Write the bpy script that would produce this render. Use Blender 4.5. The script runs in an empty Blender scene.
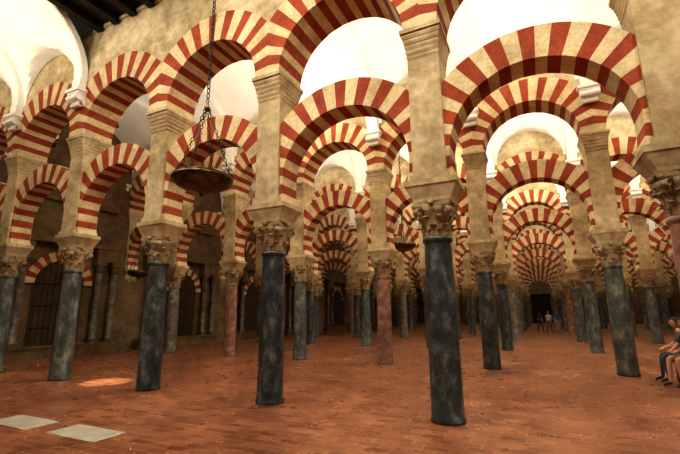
import bpy, bmesh, math, random
from mathutils import Vector, Matrix
random.seed(7)
PI=math.pi
# ------------------------------------------------------------------ grid (metres)
A=3.4483; B=6.676; X0=-1.483; Y1=6.914
IMIN,IMAX=-6,5
ROWS=list(range(-1,11))           # row index k ; y = Y1+(k-1)*B
def px(i): return X0-i*A
def ry(k): return Y1+(k-1)*B
XL=px(IMAX)+0.25; XR=px(IMIN)-0.25
YB=ry(-1)-0.1; YF=ry(10)
S=bpy.context.scene
S.view_settings.view_transform='Standard'
try: S.view_settings.look='Medium High Contrast'
except Exception: pass
COL=S.collection
# ------------------------------------------------------------------ materials
def newmat(name):
    m=bpy.data.materials.new(name); m.use_nodes=True
    nt=m.node_tree; b=nt.nodes['Principled BSDF']; return m,nt,b
def noisy(name,c1,c2,scale=3.0,rough=.7,bump=.15,detail=6,metal=0.0,c3=None,spec=.3,bscale=None,lo=.33,hi=.68,dirt=0.0,grime=0.0,veins=0.0,zs=1.0):
    m,nt,b=newmat(name)
    L=nt.links.new
    tc=nt.nodes.new('ShaderNodeTexCoord')
    n=nt.nodes.new('ShaderNodeTexNoise'); n.inputs['Scale'].default_value=scale; n.inputs['Detail'].default_value=detail
    n.inputs['Roughness'].default_value=.65
    oi=nt.nodes.new('ShaderNodeObjectInfo'); va=nt.nodes.new('ShaderNodeVectorMath'); va.operation='ADD'
    cx=nt.nodes.new('ShaderNodeCombineXYZ'); ml=nt.nodes.new('ShaderNodeMath'); ml.operation='MULTIPLY'; ml.inputs[1].default_value=37
    L(oi.outputs['Random'],ml.inputs[0]); L(ml.outputs[0],cx.inputs[0]); L(ml.outputs[0],cx.inputs[2])
    L(tc.outputs['Object'],va.inputs[0]); L(cx.outputs[0],va.inputs[1])
    mp=nt.nodes.new('ShaderNodeMapping'); mp.inputs['Scale'].default_value=(1,1,zs); L(va.outputs[0],mp.inputs['Vector'])
    L(mp.outputs[0],n.inputs['Vector'])
    r=nt.nodes.new('ShaderNodeValToRGB'); r.color_ramp.elements[0].position=lo; r.color_ramp.elements[1].position=hi
    r.color_ramp.elements[0].color=(*c1,1); r.color_ramp.elements[1].color=(*c2,1)
    if c3:
        e=r.color_ramp.elements.new((lo+hi)/2); e.color=(*c3,1)
    L(n.outputs['Fac'],r.inputs['Fac'])
    out=r.outputs['Color']
    n2=nt.nodes.new('ShaderNodeTexNoise'); n2.inputs['Scale'].default_value=bscale or scale*7; n2.inputs['Detail'].default_value=5
    L(va.outputs[0],n2.inputs['Vector'])
    def mult(out,src,p0,p1,c0):
        r2=nt.nodes.new('ShaderNodeValToRGB'); r2.color_ramp.elements[0].position=p0; r2.color_ramp.elements[1].position=p1
        r2.color_ramp.elements[0].color=(*c0,1); r2.color_ramp.elements[1].color=(1,1,1,1)
        mx=nt.nodes.new('ShaderNodeMixRGB'); mx.blend_type='MULTIPLY'; mx.inputs['Fac'].default_value=1
        L(src,r2.inputs['Fac']); L(out,mx.inputs['Color1']); L(r2.outputs['Color'],mx.inputs['Color2']); return mx.outputs['Color']
    if dirt: out=mult(out,n2.outputs['Fac'],.35,.62,(1-dirt,1-dirt*1.1,1-dirt*1.2))
    if grime:
        n4=nt.nodes.new('ShaderNodeTexNoise'); n4.inputs['Scale'].default_value=.9; n4.inputs['Detail'].default_value=9; n4.inputs['Roughness'].default_value=.75
        L(va.outputs[0],n4.inputs['Vector']); out=mult(out,n4.outputs['Fac'],.40,.56,(1-grime,1-grime*1.12,1-grime*1.3))
    if veins:
        n5=nt.nodes.new('ShaderNodeTexNoise'); n5.inputs['Scale'].default_value=2.6; n5.inputs['Detail'].default_value=8; n5.inputs['Distortion'].default_value=.7
        L(va.outputs[0],n5.inputs['Vector'])
        sb=nt.nodes.new('ShaderNodeMath'); sb.operation='SUBTRACT'; sb.inputs[1].default_value=.5; L(n5.outputs['Fac'],sb.inputs[0])
        ab=nt.nodes.new('ShaderNodeMath'); ab.operation='ABSOLUTE'; L(sb.outputs[0],ab.inputs[0])
        mr=nt.nodes.new('ShaderNodeMapRange'); mr.inputs['From Max'].default_value=.03; mr.inputs['To Min'].default_value=veins; mr.inputs['To Max'].default_value=0
        L(ab.outputs[0],mr.inputs['Value'])
        mx=nt.nodes.new('ShaderNodeMixRGB'); mx.inputs['Color2'].default_value=(.36,.37,.33,1); L(mr.outputs[0],mx.inputs['Fac']); L(out,mx.inputs['Color1']); out=mx.outputs['Color']
    L(out,b.inputs['Base Color'])
    bp=nt.nodes.new('ShaderNodeBump'); bp.inputs['Strength'].default_value=bump; bp.inputs['Distance'].default_value=.03
    L(n2.outputs['Fac'],bp.inputs['Height']); L(bp.outputs['Normal'],b.inputs['Normal'])
    b.inputs['Roughness'].default_value=rough; b.inputs['Metallic'].default_value=metal
    b.inputs['Specular IOR Level'].default_value=spec
    return m
STONE=noisy('limestone_pillar',(.43,.325,.17),(.64,.53,.33),1.0,.85,.3,dirt=.2,grime=.38)
RED=noisy('red_brick_voussoir',(.26,.043,.017),(.40,.082,.030),2.6,.85,.25,dirt=.2,grime=.25)
CREAM=noisy('cream_stone_voussoir',(.58,.45,.24),(.80,.67,.41),2.2,.85,.25,dirt=.18,grime=.26)
PLASTER=noisy('white_plaster',(.84,.81,.73),(.92,.90,.84),1.2,.9,.08)
WALLS=noisy('upper_wall_stone',(.44,.34,.19),(.70,.59,.38),.8,.9,.35,dirt=.22,grime=.38)
CAPM=noisy('capital_stone',(.28,.20,.10),(.58,.46,.28),5,.75,.3,dirt=.3,grime=.38)
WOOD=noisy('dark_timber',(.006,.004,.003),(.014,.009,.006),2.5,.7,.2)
BLUE=noisy('blue_grey_marble',(.013,.017,.019),(.19,.20,.185),6.0,.28,.05,14,c3=(.045,.054,.056),spec=.5,lo=.36,hi=.70,veins=.12,zs=.5)
GREEN=noisy('grey_green_marble',(.028,.033,.030),(.27,.28,.23),5.0,.3,.05,14,c3=(.08,.092,.083),spec=.5,lo=.34,hi=.70,veins=.16,zs=.5)
GREY=noisy('grey_marble',(.06,.055,.045),(.38,.34,.26),4,.3,.05,14,c3=(.15,.14,.11),spec=.5,lo=.34,hi=.72,veins=.15)
ROSE=noisy('rose_marble',(.12,.055,.035),(.44,.27,.19),4,.3,.05,12,c3=(.23,.125,.085),spec=.5,veins=.2)
SLABM=noisy('white_marble_slab',(.34,.32,.25),(.52,.48,.39),4,.3,.03)
BRASS=noisy('aged_brass',(.035,.022,.008),(.16,.10,.035),9,.33,.1,metal=.9)
IRON=noisy('black_iron',(.010,.009,.008),(.022,.02,.018),8,.5,.1,metal=.6)
DARKM=noisy('chapel_shade_panel',(.04,.027,.016),(.08,.052,.03),2,.9,.1)  # dark colour on a flat panel stands in for the recess's shade
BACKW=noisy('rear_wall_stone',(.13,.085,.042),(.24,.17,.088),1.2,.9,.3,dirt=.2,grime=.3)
def floor_mat():
    m,nt,b=newmat('terracotta_tile_floor')
    tc=nt.nodes.new('ShaderNodeTexCoord')
    br=nt.nodes.new('ShaderNodeTexBrick'); br.inputs['Scale'].default_value=1.0
    br.inputs['Brick Width'].default_value=.34; br.inputs['Row Height'].default_value=.17
    br.inputs['Mortar Size'].default_value=.009; br.inputs['Mortar Smooth'].default_value=.3
    br.inputs['Color1'].default_value=(.20,.066,.032,1); br.inputs['Color2'].default_value=(.36,.145,.072,1)
    br.inputs['Mortar'].default_value=(.38,.21,.125,1); br.inputs['Bias'].default_value=-.1
    nt.links.new(tc.outputs['Object'],br.inputs['Vector'])
    n=nt.nodes.new('ShaderNodeTexNoise'); n.inputs['Scale'].default_value=.6; n.inputs['Detail'].default_value=9; n.inputs['Roughness'].default_value=.65
    nt.links.new(tc.outputs['Object'],n.inputs['Vector'])
    mx=nt.nodes.new('ShaderNodeMixRGB'); mx.blend_type='MULTIPLY'; mx.inputs['Fac'].default_value=1
    rr=nt.nodes.new('ShaderNodeValToRGB'); rr.color_ramp.elements[0].position=.34; rr.color_ramp.elements[1].position=.66
    rr.color_ramp.elements[0].color=(.58,.54,.50,1); rr.color_ramp.elements[1].color=(1.15,1.15,1.12,1)
    nt.links.new(n.outputs['Fac'],rr.inputs['Fac'])
    nt.links.new(br.outputs['Color'],mx.inputs['Color1']); nt.links.new(rr.outputs['Color'],mx.inputs['Color2'])
    nt.links.new(mx.outputs['Color'],b.inputs['Base Color'])
    n3=nt.nodes.new('ShaderNodeTexNoise'); n3.inputs['Scale'].default_value=3.5; n3.inputs['Detail'].default_value=5
    nt.links.new(tc.outputs['Object'],n3.inputs['Vector'])
    mr=nt.nodes.new('ShaderNodeMapRange'); mr.inputs['To Min'].default_value=.18; mr.inputs['To Max'].default_value=.42
    nt.links.new(n3.outputs['Fac'],mr.inputs['Value']); nt.links.new(mr.outputs['Result'],b.inputs['Roughness'])
    bp=nt.nodes.new('ShaderNodeBump'); bp.inputs['Strength'].default_value=.18; bp.inputs['Distance'].default_value=.007
    ad=nt.nodes.new('ShaderNodeMath'); ad.operation='MULTIPLY_ADD'; ad.inputs[1].default_value=-1.0
    nt.links.new(br.outputs['Fac'],ad.inputs[0]); nt.links.new(n3.outputs['Fac'],ad.inputs[2])
    nt.links.new(ad.outputs[0],bp.inputs['Height']); nt.links.new(bp.outputs['Normal'],b.inputs['Normal'])
    b.inputs['Specular IOR Level'].default_value=.5
    return m
FLOORM=floor_mat()
def flat(name,c,rough=.8):
    m,nt,b=newmat(name)
    n=nt.nodes.new('ShaderNodeTexNoise'); n.inputs['Scale'].default_value=25
    r=nt.nodes.new('ShaderNodeValToRGB'); r.color_ramp.elements[0].color=(*[x*.8 for x in c],1); r.color_ramp.elements[1].color=(*[min(1,x*1.15) for x in c],1)
    nt.links.new(n.outputs['Fac'],r.inputs['Fac']); nt.links.new(r.outputs['Color'],b.inputs['Base Color'])
    b.inputs['Roughness'].default_value=rough; return m
# ------------------------------------------------------------------ mesh builder
class MB:
    def __init__(s): s.v=[]; s.f=[]; s.m=[]; s.sm=[]
    def add(s,vs,fs,mi=0,smooth=False):
        o=len(s.v); s.v+= [tuple(v) for v in vs]
        for f in fs: s.f.append([o+k for k in f]); s.m.append(mi); s.sm.append(smooth)
    def box(s,x0,x1,y0,y1,z0,z1,mi=0):
        s.frust(x0,x1,y0,y1,z0,x0,x1,y0,y1,z1,mi)
    def frust(s,a0,a1,b0,b1,z0,c0,c1,d0,d1,z1,mi=0):
        v=[(a0,b0,z0),(a1,b0,z0),(a1,b1,z0),(a0,b1,z0),(c0,d0,z1),(c1,d0,z1),(c1,d1,z1),(c0,d1,z1)]
        s.add(v,[(3,2,1,0),(4,5,6,7),(0,1,5,4),(1,2,6,5),(2,3,7,6),(3,0,4,7)],mi)
    def lathe(s,prof,n=24,mi=0,c=(0,0,0),smooth=True,cap=True):
        vs=[];fs=[]
        for r,z in prof:
            for k in range(n):
                t=2*PI*k/n; vs.append((c[0]+r*math.cos(t),c[1]+r*math.sin(t),c[2]+z))
        for j in range(len(prof)-1):
            for k in range(n):
                fs.append((j*n+k,j*n+(k+1)%n,(j+1)*n+(k+1)%n,(j+1)*n+k))
        s.add(vs,fs,mi,smooth)
        if cap:
            o=len(s.v)-len(vs)
            s.f.append([o+k for k in range(n)][::-1]); s.m.append(mi); s.sm.append(False)
            s.f.append([o+(len(prof)-1)*n+k for k in range(n)]); s.m.append(mi); s.sm.append(False)
    def tube(s,p,q,r,n=8,mi=0,r2=None):
        p=Vector(p);q=Vector(q);d=(q-p).normalized(); a=d.orthogonal().normalized(); b=d.cross(a)
        r2=r if r2 is None else r2
        vs=[p+(a*math.cos(2*PI*k/n)+b*math.sin(2*PI*k/n))*r for k in range(n)]+[q+(a*math.cos(2*PI*k/n)+b*math.sin(2*PI*k/n))*r2 for k in range(n)]
        s.add(vs,[(k,(k+1)%n,n+(k+1)%n,n+k) for k in range(n)]+[tuple(range(n))[::-1],tuple(range(n,2*n))],mi,True)
    def ring(s,c,nrm,R,r,mi=0,N=12,n=6,sx=1.0,up=None):
        c=Vector(c);nrm=Vector(nrm).normalized()
        a=(Vector(up) if up else nrm.orthogonal()).normalized(); b=nrm.cross(a)
        vs=[];fs=[]
        for j in range(N):
            t=2*PI*j/N; e=a*math.cos(t)*sx+b*math.sin(t); e2=e.normalized()
            for k in range(n):
                u=2*PI*k/n; vs.append(c+e*R+e2*r*math.cos(u)+nrm*r*math.sin(u))
        for j in range(N):
            for k in range(n):
                fs.append((j*n+k,((j+1)%N)*n+k,((j+1)%N)*n+(k+1)%n,j*n+(k+1)%n))
        s.add(vs,fs,mi,True)
    def vouss(s,cx,cz,Ri,Ro,a0,a1,n,hy,xlim,m0=1,m1=2,cy=0,sub=2,jit=.006,first=1):
        # slightly irregular joints, as in the real hand-laid arches
        cuts=[a0+(a1-a0)*(j+(random.uniform(-.10,.10) if 0<j<n else 0))/n for j in range(n+1)]
        for j in range(n):
            t0=cuts[j]; t1=cuts[j+1]
            h=hy+random.uniform(0,jit); ri=Ri-random.uniform(0,jit)
            inn=[];out=[]
            for q in range(sub+1):
                t=t0+(t1-t0)*q/sub; c,sn=math.cos(t),math.sin(t)
                ro=min(Ro,xlim/max(1e-4,abs(c)))
                inn.append((cx+ri*c,cz+ri*sn)); out.append((cx+ro*c,cz+ro*sn))
            K=sub+1
            vs=[(x,cy-h,z) for x,z in inn]+[(x,cy-h,z) for x,z in out]+[(x,cy+h,z) for x,z in inn]+[(x,cy+h,z) for x,z in out]
            fs=[]
            for q in range(sub):
                fs+=[(q+1,q,K+q,K+q+1),(2*K+q,2*K+q+1,3*K+q+1,3*K+q),(q,q+1,2*K+q+1,2*K+q),(K+q+1,K+q,3*K+q,3*K+q+1)]
            fs+=[(0,2*K,3*K,K),(sub,K+sub,3*K+sub,2*K+sub)]
            s.add(vs,fs,m0 if (j+first)%2==0 else m1)
    def mesh(s,name,mats):
        me=bpy.data.meshes.new(name); me.from_pydata(s.v,[],s.f)
        for m in mats: me.materials.append(m)
        me.polygons.foreach_set('material_index',s.m); me.polygons.foreach_set('use_smooth',s.sm); me.update()
        bm=bmesh.new(); bm.from_mesh(me); bmesh.ops.recalc_face_normals(bm,faces=bm.faces); bm.to_mesh(me); bm.free()
        return me
def obj(name,me,loc=(0,0,0),rot=(0,0,0),parent=None):
    o=bpy.data.objects.new(name,me); o.location=loc; o.rotation_euler=rot; COL.objects.link(o)
    if parent: o.parent=parent
    return o
# ------------------------------------------------------------------ column with corinthian capital
ZS=2.97; ZC=3.57; ZI=3.95
def column_mesh(name,marble,base=False):
    b=MB()
    prof=[(.275,0),(.275,.05),(.258,.09),(.256,.8),(.25,1.6),(.238,2.4),(.226,2.84),(.226,2.87),(.252,2.885),(.258,2.92),(.252,2.955),(.23,ZS)]
    b.lathe(prof,28,0)
    b.lathe([(.215,ZS-.005),(.22,ZS+.15),(.235,ZS+.3),(.275,ZS+.42),(.33,ZS+.5)],24,1)
    def leaf(t,z0,h,w,r0,curl):
        vs=[];fs=[];n=6
        for j in range(n+1):
            u=j/n
            r=r0+.02+.05*u*u+curl*max(0,u-.55)**1.5*3.0
            z=z0+h*(u if u<.8 else .8+(u-.8)*(-.5))
            ww=w*(math.sin(PI*min(1,.25+u*.62))**.7)*(1-.35*u)*(1+.16*(j%2))
            for q,sx in enumerate((-1,-.5,0,.5,1)):
                rr=r+(.018 if q==2 else (0 if q in(1,3) else -.016))
                a=t+sx*ww/rr
                vs.append((rr*math.cos(a),rr*math.sin(a),z))
        for j in range(n):
            for q in range(4): fs.append((j*5+q,j*5+q+1,(j+1)*5+q+1,(j+1)*5+q))
        b.add(vs,fs,1,True)
    for k in range(8): leaf(2*PI*k/8,ZS+.0,.24,.085,.215,.10)
    for k in range(8): leaf(2*PI*(k+.5)/8,ZS+.10,.30,.08,.225,.11)
    for k in range(4):
        t=PI/4+k*PI/2; d=Vector((math.cos(t),math.sin(t),0)); nn=Vector((-d.y,d.x,0))
        c=d*.38+Vector((0,0,ZS+.42))
        b.tube(c-nn*.045,c+nn*.045,.06,12,1)
        b.ring(c-nn*.05,nn,.043,.013,1,12,5); b.ring(c+nn*.05,nn,.043,.013,1,12,5)
        b.tube(d*.27+Vector((0,0,ZS+.27)),d*.35+Vector((0,0,ZS+.44)),.03,8,1,.035)
        t2=k*PI/2; d2=Vector((math.cos(t2),math.sin(t2),0))
        c2=d2*.345+Vector((0,0,ZC-.045)); b.tube(c2-d2*.05,c2+d2*.03,.045,10,1)
    ring=[]
    for k in range(4):
        t=PI/4+k*PI/2; c=Vector((math.cos(t),math.sin(t)))*.45; c2=Vector((math.cos(t+PI/2),math.sin(t+PI/2)))*.45
        tn=Vector((-math.sin(t),math.cos(t)))
        ring.append(c-tn*.04)
        for u in (0.04,.25,.5,.75,.96):
            p=c.lerp(c2,u); q=p.normalized(); ring.append(p-q*(.055*math.sin(PI*u)))
    n=len(ring)
    vs=[(p.x*.94,p.y*.94,ZS+.48) for p in ring]+[(p.x,p.y,ZS+.52) for p in ring]+[(p.x,p.y,ZC) for p in ring]
    fs=[(j*n+k,j*n+(k+1)%n,(j+1)*n+(k+1)%n,(j+1)*n+k) for j in range(2) for k in range(n)]+[tuple(range(n))[::-1],tuple(range(2*n,3*n))]
    b.add(vs,fs,1)
    b.frust(-.31,.31,-.29,.29,ZC,-.33,.33,-.30,.30,ZC+.06,2)
    b.frust(-.33,.33,-.30,.30,ZC+.06,-.45,.45,-.37,.37,ZI-.10,2)
    b.box(-.46,.46,-.38,.38,ZI-.10,ZI,2)
    return b.mesh(name,[marble,CAPM,STONE])
cm={'b':column_mesh('column_blue_grey',BLUE),'e':column_mesh('column_grey_green',GREEN),'g':column_mesh('column_grey',GREY),'r':column_mesh('column_rose',ROSE)}
colkind={(0,1):'b',(1,1):'b',(2,1):'b',(3,1):'e',(4,1):'e',(-1,1):'r',(-1,2):'e',(0,2):'b',(1,2):'r',(2,2):'e',(3,2):'r',(4,2):'g',(-1,3):'e',(0,3):'b',(-2,2):'r'}
for k in ROWS[:-1]:
    for i in range(IMIN,IMAX+1):
        kd=colkind.get((i,k)) or random.choice('begreg')
        obj('marble_column',cm[kd],(px(i),ry(k),0))
# ------------------------------------------------------------------ double tier arcade
LC,LRI,LRO=4.40,1.37,1.95
UC,URI,URO=6.88,1.41,2.18
WT=10.4; HW=.45
def arcade_mesh():
    b=MB(); H=A/2
    for i in range(IMIN,IMAX+1):
        x=px(i)
        b.box(x-.29,x+.29,-.33,.33,ZI,6.30)
        b.box(x-.33,x+.33,-.36,.36,ZI,ZI+.09)
        st=[(6.30,.30,.35),(6.40,.31,.375),(6.50,.32,.40),(6.60,.335,.43),(6.70,.36,.46)]
        for z,hx,hy in st:
            b.frust(x-hx+.02,x+hx-.02,-hy+.02,hy-.02,z,x-hx,x+hx,-hy,hy,z+.05)
            b.box(x-hx,x+hx,-hy,hy,z+.05,z+.10)
        b.box(x-.38,x+.38,-.49,.49,6.80,UC+.0)
    for i in range(IMIN,IMAX):
        cx=px(i)-H
        ph=math.asin((LC-ZI)/LRI)
        b.vouss(cx,LC,LRI,LRO,-ph,PI+ph,27,.27,H,1,2)
        b.vouss(cx,UC,URI,URO,0,PI,23,HW,H,1,2)
        n=32; hy=HW-.02
        P=[]
        for j in range(n+1):
            t=PI*j/n; c=math.cos(t); r=min(URO,H/max(1e-4,abs(c)))-.03
            P.append((cx+r*c,UC+r*math.sin(t)))
        P[0]=(cx+H,UC);P[-1]=(cx-H,UC)
        for sgn in(-1,1):
            vs=[(x,sgn*hy,z) for x,z in P]+[(x,sgn*hy,WT) for x,z in P]
            b.add(vs,[(j,j+1,n+2+j,n+1+j) for j in range(n)],3)
        b.add([(cx-H,-hy,WT),(cx+H,-hy,WT),(cx+H,hy,WT),(cx-H,hy,WT)],[(0,1,2,3)],3)
        b.box(cx-H,cx+H,-HW-.05,HW+.05,WT-.12,WT-.02,3)
    return b.mesh('double_tier_arcade',[STONE,RED,CREAM,WALLS])
am=arcade_mesh()
for k in ROWS[:-1]: obj('horseshoe_arcade',am,(0,ry(k),0))
# ------------------------------------------------------------------ groin vaults
SP=8.65; VH=2.45; RX=1.42
def vault_mesh(i0,i1,name):
    b=MB(); H=A/2; y0=HW; y1=B-HW; R=(y1-y0)/2; yc=B/2
    NY=24; NX=18
    for i in range(i0,i1):
        cx=px(i)-H
        xs=[H]+[RX*math.cos(PI*j/NX) for j in range(NX+1)]+[-H]
        ys=[R*math.cos(PI*j/NY) for j in range(NY+1)]
        vs=[];W=len(ys)
        for x in xs:
            zx=RX*math.sqrt(max(0,1-(x/RX)**2)) if abs(x)<=RX else 0
            for y in ys:
                zy=VH*math.sqrt(max(0,1-(y/R)**2)); vs.append((cx+x,yc+y,SP+max(zx,zy)))
        fs=[(a*W+c,a*W+c+1,(a+1)*W+c+1,(a+1)*W+c) for a in range(len(xs)-1) for c in range(W-1)]
        b.add(vs,fs,0,True)
    for i in range(i0,i1+1):
        x=px(i); hw=.19; N=24
        vs=[];fs=[]
        for j in range(N+1):
            t=PI*j/N; c,s=math.cos(t),math.sin(t)
            for (dx,dr) in((-hw,0.02),(-hw,-.16),(-hw+.05,-.20),(hw-.05,-.20),(hw,-.16),(hw,.02)):
                vs.append((x+dx,yc+(R+dr)*c,SP+(VH+dr)*s))
        for j in range(N):
            for q in range(5): fs.append((j*6+q,j*6+q+1,(j+1)*6+q+1,(j+1)*6+q))
        b.add(vs,fs,1)
        for sg,yw in((1,y0),(-1,y1)):
            def bx(hx,d,z0,z1,d2=None):
                d2=d if d2 is None else d2
                b.frust(x-hx,x+hx,min(yw,yw+sg*d),max(yw,yw+sg*d),z0,x-hx,x+hx,min(yw,yw+sg*d2),max(yw,yw+sg*d2),z1,1)
            bx(.19,.20,8.30,SP); bx(.30,.30,8.20,8.30); bx(.26,.25,8.12,8.20)
            bx(.20,.10,7.80,8.12,.22)
            b.tube((x-.26,yw+sg*.19,8.02),(x+.26,yw+sg*.19,8.02),.10,12,1)
            b.tube((x-.20,yw+sg*.10,7.83),(x+.20,yw+sg*.10,7.83),.07,12,1)
    me=b.mesh(name,[PLASTER,PLASTER])
    try: me.set_sharp_from_angle(angle=.5)
    except Exception: pass
    return me
vm=vault_mesh(IMIN,IMAX,'groin_vault')
for k in ROWS[:-1]:
    if k!=0: obj('vaulted_ceiling',vm,(0,ry(k),0))
obj('vaulted_ceiling',vault_mesh(3,IMAX,'groin_vault_side'),(0,ry(0),0))
b=MB(); b.box(px(3)+.2,XR,ry(0),ry(1),WT+.02,WT+.14)
x=px(3)+.6
while x<XR:
    b.box(x-.11,x+.11,ry(0)+.47,ry(1)-.47,WT-.22,WT+.02); x+=.75
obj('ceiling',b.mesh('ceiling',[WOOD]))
# ------------------------------------------------------------------ floor & walls
b=MB(); b.box(XL-1,XR+1,YB-1,YF+1,-.2,0); fl=obj('floor',b.mesh('floor',[FLOORM]))
b=MB(); b.box(XL-.6,XL,YB,YF,0,11.4); 
for k in ROWS[:-1]:
    yc=ry(k)+B/2
    b.box(XL,XL+.50,ry(k)+.5,ry(k)+B-.5,0,.42)
    b.box(XL,XL+.56,ry(k)+.5,ry(k)+B-.5,.42,.50)
    for dy in(-2.3,-1.55,1.55,2.3):     # engaged marble colonnettes
        c=(XL+.24,yc+dy,0)
        b.box(c[0]-.2,c[0]+.2,c[1]-.2,c[1]+.2,.5,.62)
        b.lathe([(.19,.62),(.19,.68),(.15,.74),(.14,2.2),(.13,3.5),(.15,3.55),(.13,3.6)],16,1,c)
        b.lathe([(.13,3.6),(.17,3.68),(.15,3.74),(.20,3.86),(.22,3.95)],16,0,c)
        b.box(c[0]-.24,c[0]+.24,c[1]-.24,c[1]+.24,3.95,4.12)
    b.box(XL,XL+.50,yc-2.6,yc+2.6,4.70,4.90)
    b.box(XL,XL+.44,yc-2.55,yc-1.3,4.12,4.70); b.box(XL,XL+.44,yc+1.3,yc+2.55,4.12,4.70)
    b.box(XL,XL+.16,yc-2.3,yc+2.3,6.6,6.85)
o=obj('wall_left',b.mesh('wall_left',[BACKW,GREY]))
def niche():
    m=MB(); R=1.0; zc=3.0; m.vouss(0,zc,R,R+.38,0,PI,17,.06,3,1,2)
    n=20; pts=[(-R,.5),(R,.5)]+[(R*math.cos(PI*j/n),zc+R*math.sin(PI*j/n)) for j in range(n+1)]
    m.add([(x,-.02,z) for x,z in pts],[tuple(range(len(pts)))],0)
    for j in range(-4,5):
        x=j*.22; top=zc+math.sqrt(max(0,R**2-x*x))-.03; m.tube((x,-.05,.5),(x,-.05,top),.010,6,3)
    for z in(1.2,2.1,3.0): m.tube((-R,-.05,z),(R,-.05,z),.014,6,3)
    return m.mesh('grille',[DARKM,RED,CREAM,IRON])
nm=niche()
for k in ROWS[:-1]:
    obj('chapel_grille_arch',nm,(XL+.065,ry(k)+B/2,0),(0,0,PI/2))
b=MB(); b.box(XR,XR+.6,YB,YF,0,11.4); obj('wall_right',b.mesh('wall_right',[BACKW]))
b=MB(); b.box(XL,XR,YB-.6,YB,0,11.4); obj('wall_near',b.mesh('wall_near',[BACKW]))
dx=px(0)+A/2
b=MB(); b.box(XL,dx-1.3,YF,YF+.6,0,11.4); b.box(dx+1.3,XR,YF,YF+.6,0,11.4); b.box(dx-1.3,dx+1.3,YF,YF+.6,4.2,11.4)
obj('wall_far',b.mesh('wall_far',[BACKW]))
b=MB(); b.box(dx-1.3,dx+1.3,YF+.3,YF+.4,0,4.2)
for sx in(-1,1):
    for r in range(4): b.box(dx+sx*.65-.48,dx+sx*.65+.48,YF+.25,YF+.3,.25+r*.98,.25+r*.98+.8)
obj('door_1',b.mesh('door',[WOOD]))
for (sx,sy) in((-7.8,4.08),(-6.23,4.12)):
    b=MB(); b.frust(-.55,.55,-.25,.25,0,-.54,.54,-.24,.24,.006); obj('marble_floor_slab',b.mesh('slab',[SLABM]),(sx,sy,0))
# ------------------------------------------------------------------ hanging lamps
def lamp(loc,D,ztop,full=True):
    b=MB(); R=D/2
    prof=[(.02,-.17*D-.1),(.05,-.17*D-.08),(.03,-.17*D-.05),(.10*D,-.17*D),(.28*D,-.14*D),(.42*D,-.08*D),(.49*D,-.01),(.52*D,.02),(.52*D,.07),(.49*D,.075),(.47*D,.02),(.38*D,-.05*D),(.2*D,-.10*D),(.001,-.12*D)]
    b.lathe(prof,36,0)
    b.ring((0,0,.085),(0,0,1),R*.98,.022,0,36,6)
    for k in range(16):
        t=2*PI*k/16; b.lathe([(.012,0),(.03,.03),(.036,.075),(.030,.08)],8,1,(R*.90*math.cos(t),R*.90*math.sin(t),.05))
    hub=1.15*D+.25
    for k in range(4):
        t=2*PI*k/4+.4; p=Vector((R*.98*math.cos(t),R*.98*math.sin(t),.08)); q=Vector((.03*math.cos(t),.03*math.sin(t),hub))
        d=q-p; n=int(d.length/.075)
        for j in range(n):
            c=p+d*((j+.5)/n); nn=d.normalized().orthogonal() if j%2 else d.normalized().cross(d.normalized().orthogonal())
            b.ring(c,nn,.026,.008,1,8,4,sx=1.75,up=d)
    b.lathe([(.01,-.06),(.05,-.04),(.06,0),(.05,.04),(.02,.07),(.03,.10),(.01,.12)],14,0,(0,0,hub))
    zz=hub+.12; L=ztop-loc[2]; n=int((L-zz)/.10)
    for j in range(n):
        b.ring((0,0,zz+(j+.5)*(L-zz)/n),(1,0,0) if j%2 else (0,1,0),.032,.011,1,8,5,sx=1.8,up=(0,0,1))
    obj('hanging_brass_lamp',b.mesh('lamp',[BRASS,IRON]),loc)
lamp((-5.3,5.16,4.06),1.05,WT-.1)
lamp((-4.58,15.0,4.2),1.0,SP+VH)
lamp((-14.3,10.9,3.3),.85,SP+VH)
lamp((-14.8,18.0,3.4),.6,SP+VH)
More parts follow.
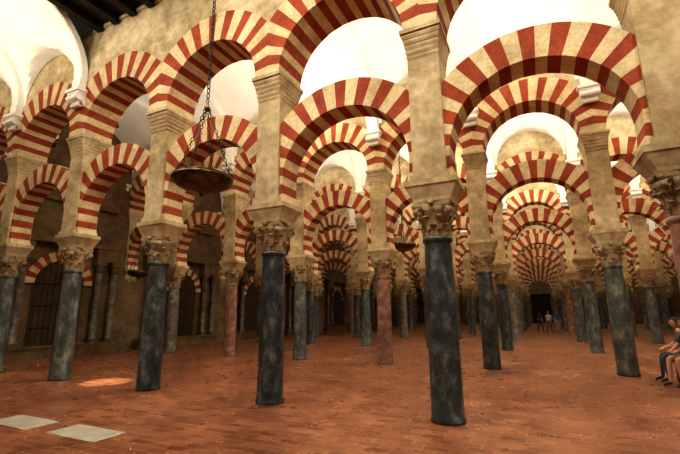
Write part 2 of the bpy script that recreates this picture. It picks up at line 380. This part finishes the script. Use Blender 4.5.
# ------------------------------------------------------------------ people
def person(loc,rz,pose='stand',shirt=(.2,.3,.5),pants=(.05,.05,.08),hair=(.03,.02,.01),shorts=False,sc=1.0,longhair=False,name='visitor'):
    J={}
    if pose=='sit':
        J.update(pel=(0,0,.66),sp=(0,.03,.84),ch=(0,.06,1.03),nk=(0,.09,1.17),hd=(0,.11,1.24))
        for s,n in((-1,'l'),(1,'r')):
            J['sh'+n]=(s*.17,.06,1.09);J['el'+n]=(s*.24,.16,.86);J['wr'+n]=(s*.12,.38,.77)
            J['hp'+n]=(s*.09,.02,.64);J['kn'+n]=(s*.13,.46,.60);J['an'+n]=(s*.12,.50 if s>0 else .40,.09);J['to'+n]=(s*.13,.66 if s>0 else .56,.035)
    else:
        w=.20 if pose=='walk' else .03
        J.update(pel=(0,0,.95),sp=(0,0,1.13),ch=(0,-.01,1.32),nk=(0,.0,1.47),hd=(0,.015,1.54))
        for s,n in((-1,'l'),(1,'r')):
            J['sh'+n]=(s*.175,-.01,1.40);J['el'+n]=(s*.23,-.03-s*w*.4,1.12);J['wr'+n]=(s*.22,.10-s*w*.6,.90)
            J['hp'+n]=(s*.09,0,.90);J['kn'+n]=(s*.10,.03+s*w*.7,.50);J['an'+n]=(s*.10,s*w*1.4-.02,.08);J['to'+n]=(s*.12,s*w*1.4+.13,.035)
    rad=dict(pel=(.14,.11),sp=(.125,.095),ch=(.15,.11),nk=(.055,.055),hd=(.05,.05))
    for n in'lr':
        rad.update({'sh'+n:(.06,.06),'el'+n:(.042,.042),'wr'+n:(.028,.028),'hp'+n:(.09,.09),'kn'+n:(.06,.06),'an'+n:(.04,.04),'to'+n:(.035,.03)})
    E=[('pel','sp'),('sp','ch'),('ch','nk'),('nk','hd')]
    for n in'lr': E+=[('ch','sh'+n),('sh'+n,'el'+n),('el'+n,'wr'+n),('pel','hp'+n),('hp'+n,'kn'+n),('kn'+n,'an'+n),('an'+n,'to'+n)]
    keys=list(J)
    def skinned(vs,es,rs,root,lev):
        me=bpy.data.meshes.new('t'); me.from_pydata(vs,es,[]); o=bpy.data.objects.new('t',me); COL.objects.link(o)
        md=o.modifiers.new('s','SKIN'); md.use_smooth_shade=True
        for q,r in enumerate(rs): me.skin_vertices[0].data[q].radius=r
        for q in range(len(vs)): me.skin_vertices[0].data[q].use_root=(q==root)
        sd=o.modifiers.new('u','SUBSURF'); sd.levels=lev; sd.render_levels=lev
        dg=bpy.context.evaluated_depsgraph_get(); ev=o.evaluated_get(dg); m2=bpy.data.meshes.new_from_object(ev)
        bpy.data.objects.remove(o); return m2
    m=skinned([J[k] for k in keys],[(keys.index(a),keys.index(c)) for a,c in E],[rad[k] for k in keys],keys.index('pel'),2)
    mb=MB()
    def segd(p,a,c):
        a=Vector(a);c=Vector(c);t=max(0,min(1,(p-a).dot(c-a)/max(1e-9,(c-a).length_squared))); return (p-a-(c-a)*t).length,t
    mi=[]
    for f in m.polygons:
        best=min(((segd(f.center,J[a],J[c]),(a,c)) for a,c in E),key=lambda q:q[0][0]); t=best[0][1]; a,c=best[1]
        if a in('pel','sp','ch') and c in('sp','ch') or c.startswith('sh'): k=0
        elif a=='ch' and c=='nk': k=0 if t<.75 else 2
        elif a=='nk': k=2
        elif a.startswith('sh'): k=0 if t<.75 else 2
        elif a.startswith('el'): k=2
        elif c.startswith('hp'): k=1
        elif a.startswith('hp'): k=1 if not shorts or t<.8 else 2
        elif a.startswith('kn'): k=2 if shorts else 1
        else: k=4
        mi.append(k)
    mb.v=[tuple(v.co) for v in m.vertices]; mb.f=[list(f.vertices) for f in m.polygons]; mb.m=mi; mb.sm=[True]*len(mi)
    for n,s in(('l',-1),('r',1)):
        wr=Vector(J['wr'+n]); fw=(wr-Vector(J['el'+n])).normalized(); side=Vector((-s,0.35,0)); side=(side-fw*side.dot(fw)).normalized(); nr=fw.cross(side)
        vs=[wr-fw*.01,wr+fw*.05];es=[(0,1)];rs=[(.026,.026),(.03,.03)]
        for q,L in enumerate((.070,.080,.074,.058)):
            off=side*(.030-.02*q); b0=len(vs)
            vs+=[wr+fw*.088+off,wr+fw*(.088+L*.5)+off+nr*.006*s,wr+fw*(.088+L*.9)+off+nr*.024*s]; es+=[(1,b0),(b0,b0+1),(b0+1,b0+2)]; rs+=[(.011,.011),(.009,.009),(.008,.008)]
        b0=len(vs); vs+=[wr+fw*.035+side*.035,wr+fw*.065+side*.058,wr+fw*.095+side*.062]; es+=[(0,b0),(b0,b0+1),(b0+1,b0+2)]; rs+=[(.013,.013),(.011,.011),(.009,.009)]
        h=skinned(vs,es,rs,0,1); mb.add([v.co for v in h.vertices],[list(f.vertices) for f in h.polygons],2,True)
    hc=Vector(J['hd'])+Vector((0,.02,.11))
    N,M=18,14
    def ell(c,rx,ryy,rz,mi,fn=None,n=N,m_=M):
        vs=[];fs=[]
        for a in range(m_+1):
            p=PI*a/m_
            for q in range(n):
                t=2*PI*q/n; v=Vector((rx*math.sin(p)*math.cos(t),ryy*math.sin(p)*math.sin(t),rz*math.cos(p)))
                if fn: v=fn(v)
                vs.append(c+v)
        for a in range(m_):
            for q in range(n): fs.append((a*n+q,a*n+(q+1)%n,(a+1)*n+(q+1)%n,(a+1)*n+q))
        mb.add(vs,fs,mi,True)
    def face(v):
        if v.z<0: v.x*=1+.9*v.z/.12*.35; 
        if v.z<-.03 and v.y<0: v.y*=.7
        return v
    ell(hc,.074,.092,.118,2,face)
    ell(hc+Vector((0,.093,-.012)),.011,.017,.024,2,None,8,6)
    for s in(-1,1):
        ell(hc+Vector((s*.029,.082,.012)),.012,.009,.008,5,None,8,6); ell(hc+Vector((s*.074,-.004,-.005)),.009,.018,.028,2,None,8,6)
    ell(hc+Vector((0,.083,-.052)),.024,.008,.007,6,None,8,6)
    def hr(v):
        if v.y>.03: v.z=max(v.z,.055)
        else: v.z=max(v.z,-.20 if longhair else -.055)
        return v
    ell(hc+Vector((0,-.010,.012)),.083,.098,.120 if not longhair else .122,3,hr)
    if longhair: ell(hc+Vector((0,-.065,-.07)),.07,.04,.13,3)
    sk=flat('skin',(.55,.30,.20),.5)
    me=mb.mesh('visitor',[flat('shirt',shirt),flat('trousers',pants),sk,flat('hair',hair),flat('shoes',(.03,.025,.02)),flat('eyes',(.02,.015,.01)),flat('lips',(.4,.12,.1))])
    o=obj(name,me,loc,(0,0,rz)); o.scale=(sc,)*3; return o
person((.55,37.4,0),PI*.9,'walk',(.75,.75,.75),(.10,.10,.13),sc=1.0)
person((1.15,37.0,0),PI*1.1,'stand',(.05,.14,.50),(.40,.35,.26),sc=1.02)
person((-.1,38.6,0),-.4,'walk',(.05,.05,.07),(.03,.03,.05),(.05,.03,.02),sc=.98,longhair=True)
person((-5.6,29.6,0),PI,'stand',(.10,.22,.50),(.05,.06,.10))
bx,by=3.05,12.2
b=MB(); b.box(-.25,.25,-.8,.8,.46,.54); b.box(-.2,.2,-.7,-.55,0,.46); b.box(-.2,.2,.55,.7,0,.46); b.box(-.03,.03,-.55,.55,.15,.22)
obj('wooden_bench',b.mesh('bench',[WOOD]),(bx,by,0))
person((bx+.0,by-.15,0),PI*.5+.35,'sit',(.035,.03,.04),(.22,.17,.12),(.05,.03,.02),shorts=True,longhair=True,sc=1.04,name='seated_visitor')
person((bx+.02,by+.5,0),PI*.5-.1,'sit',(.16,.14,.13),(.06,.07,.12),sc=1.04,name='seated_visitor')
# ------------------------------------------------------------------ lights
def area(loc,e,size,col,rot=(0,0,0),name='overhead_fill'):  # area lights added under the ceilings as overhead fill
    l=bpy.data.lights.new(name,'AREA'); l.energy=e; l.size=size; l.color=col; l.shape='SQUARE'
    o=bpy.data.objects.new(name,l); o.location=loc; o.rotation_euler=rot; COL.objects.link(o); return o
def frame(loc,s,name='overhead_fill_frame'):  # surround modelled for each added fill light
    b=MB(); h=s/2
    b.box(-h-.08,h+.08,-h-.08,-h,-.06,.10);b.box(-h-.08,h+.08,h,h+.08,-.06,.10);b.box(-h-.08,-h,-h,h,-.06,.10);b.box(h,h+.08,-h,h,-.06,.10)
    return obj(name,b.mesh('frame',[PLASTER]),loc)
fx=MB(); fx.box(-.10,.10,-.07,.07,0,.05); fx.box(-.08,.08,-.05,.05,.05,.14); fx.box(-.02,.02,-.29,-.07,.0,.04); fxm=fx.mesh('added_uplight',[IRON])  # small fitting modelled for the added uplights
WARM=(1,.90,.72); FILL=(1,.91,.76)
for k in ROWS[:-1]:
    yc=ry(k)+B/2
    for i in range(IMIN,IMAX):
        cx=px(i)-A/2
        side=.15 if i>=3 else (.6 if i==2 else 1.0)
        if (i+k)%2==0 and not(k==0 and i<3):
            e=(105 if k<4 else 50 if k<6 else 24)*side
            if (i,k) in((1,1),(0,2),(-1,3)): e*=2.6      # these added fills raised for pools of light on the floor
            frame((cx,yc,SP+VH-.04),1.1); area((cx,yc,SP+VH-.06),e,1.05,FILL)
        if k!=0 or i>=3:
            up=730*(1.0 if k<5 else .5)
            if k==0: up*=1.4
            elif i>=3: up*=.3
            l=bpy.data.lights.new('added_uplight','SPOT'); l.energy=up; l.spot_size=math.radians(150); l.spot_blend=.6; l.shadow_soft_size=.12; l.color=WARM  # spot added on the wall to brighten the vault
            x=px(i); o=bpy.data.objects.new('added_uplight',l); o.location=(x,ry(k)+.72,7.85); o.rotation_euler=(PI-.35,0,0); COL.objects.link(o)
            obj('added_uplight_fixture',fxm,(x,ry(k)+.72,7.68))
for x in(-9.5,-5.5,-.5,4.5):  # fill added over the front aisle to light the first arcade
    frame((x,ry(0)+2.4,WT-.28),1.5); area((x,ry(0)+2.4,WT-.30),430 if x>-9 else 200,1.45,FILL,(.45,0,0))
# narrow spot added for the sunlit patch on the floor
def shaft(src,dst,e,deg):
    l=bpy.data.lights.new('sun_shaft','SPOT'); l.energy=e; l.spot_size=math.radians(deg); l.spot_blend=.5; l.shadow_soft_size=.05; l.color=(1,.9,.7)
    o=bpy.data.objects.new('sun_shaft',l); o.location=src; d=Vector(dst)-Vector(src); o.rotation_euler=d.to_track_quat('-Z','Y').to_euler(); COL.objects.link(o)
shaft((-9.5,2.9,10.0),(-10.3,7.2,0),12000,7)
W=bpy.data.worlds.new('world'); S.world=W; W.use_nodes=True
W.node_tree.nodes['Background'].inputs[0].default_value=(1,.8,.6,1); W.node_tree.nodes['Background'].inputs[1].default_value=.02
# ------------------------------------------------------------------ camera
f,pit,yaw,roll=400.12,.2119,.4535,.0084
c=bpy.data.cameras.new('camera'); c.sensor_width=36; c.lens=36*f/680; c.clip_end=300
o=bpy.data.objects.new('camera',c); COL.objects.link(o)
R=Matrix.Rotation(yaw,4,'Z')@Matrix.Rotation(PI/2+pit,4,'X')@Matrix.Rotation(-roll,4,'Z')
o.matrix_world=Matrix.Translation((0,0,1.7))@R
S.camera=o
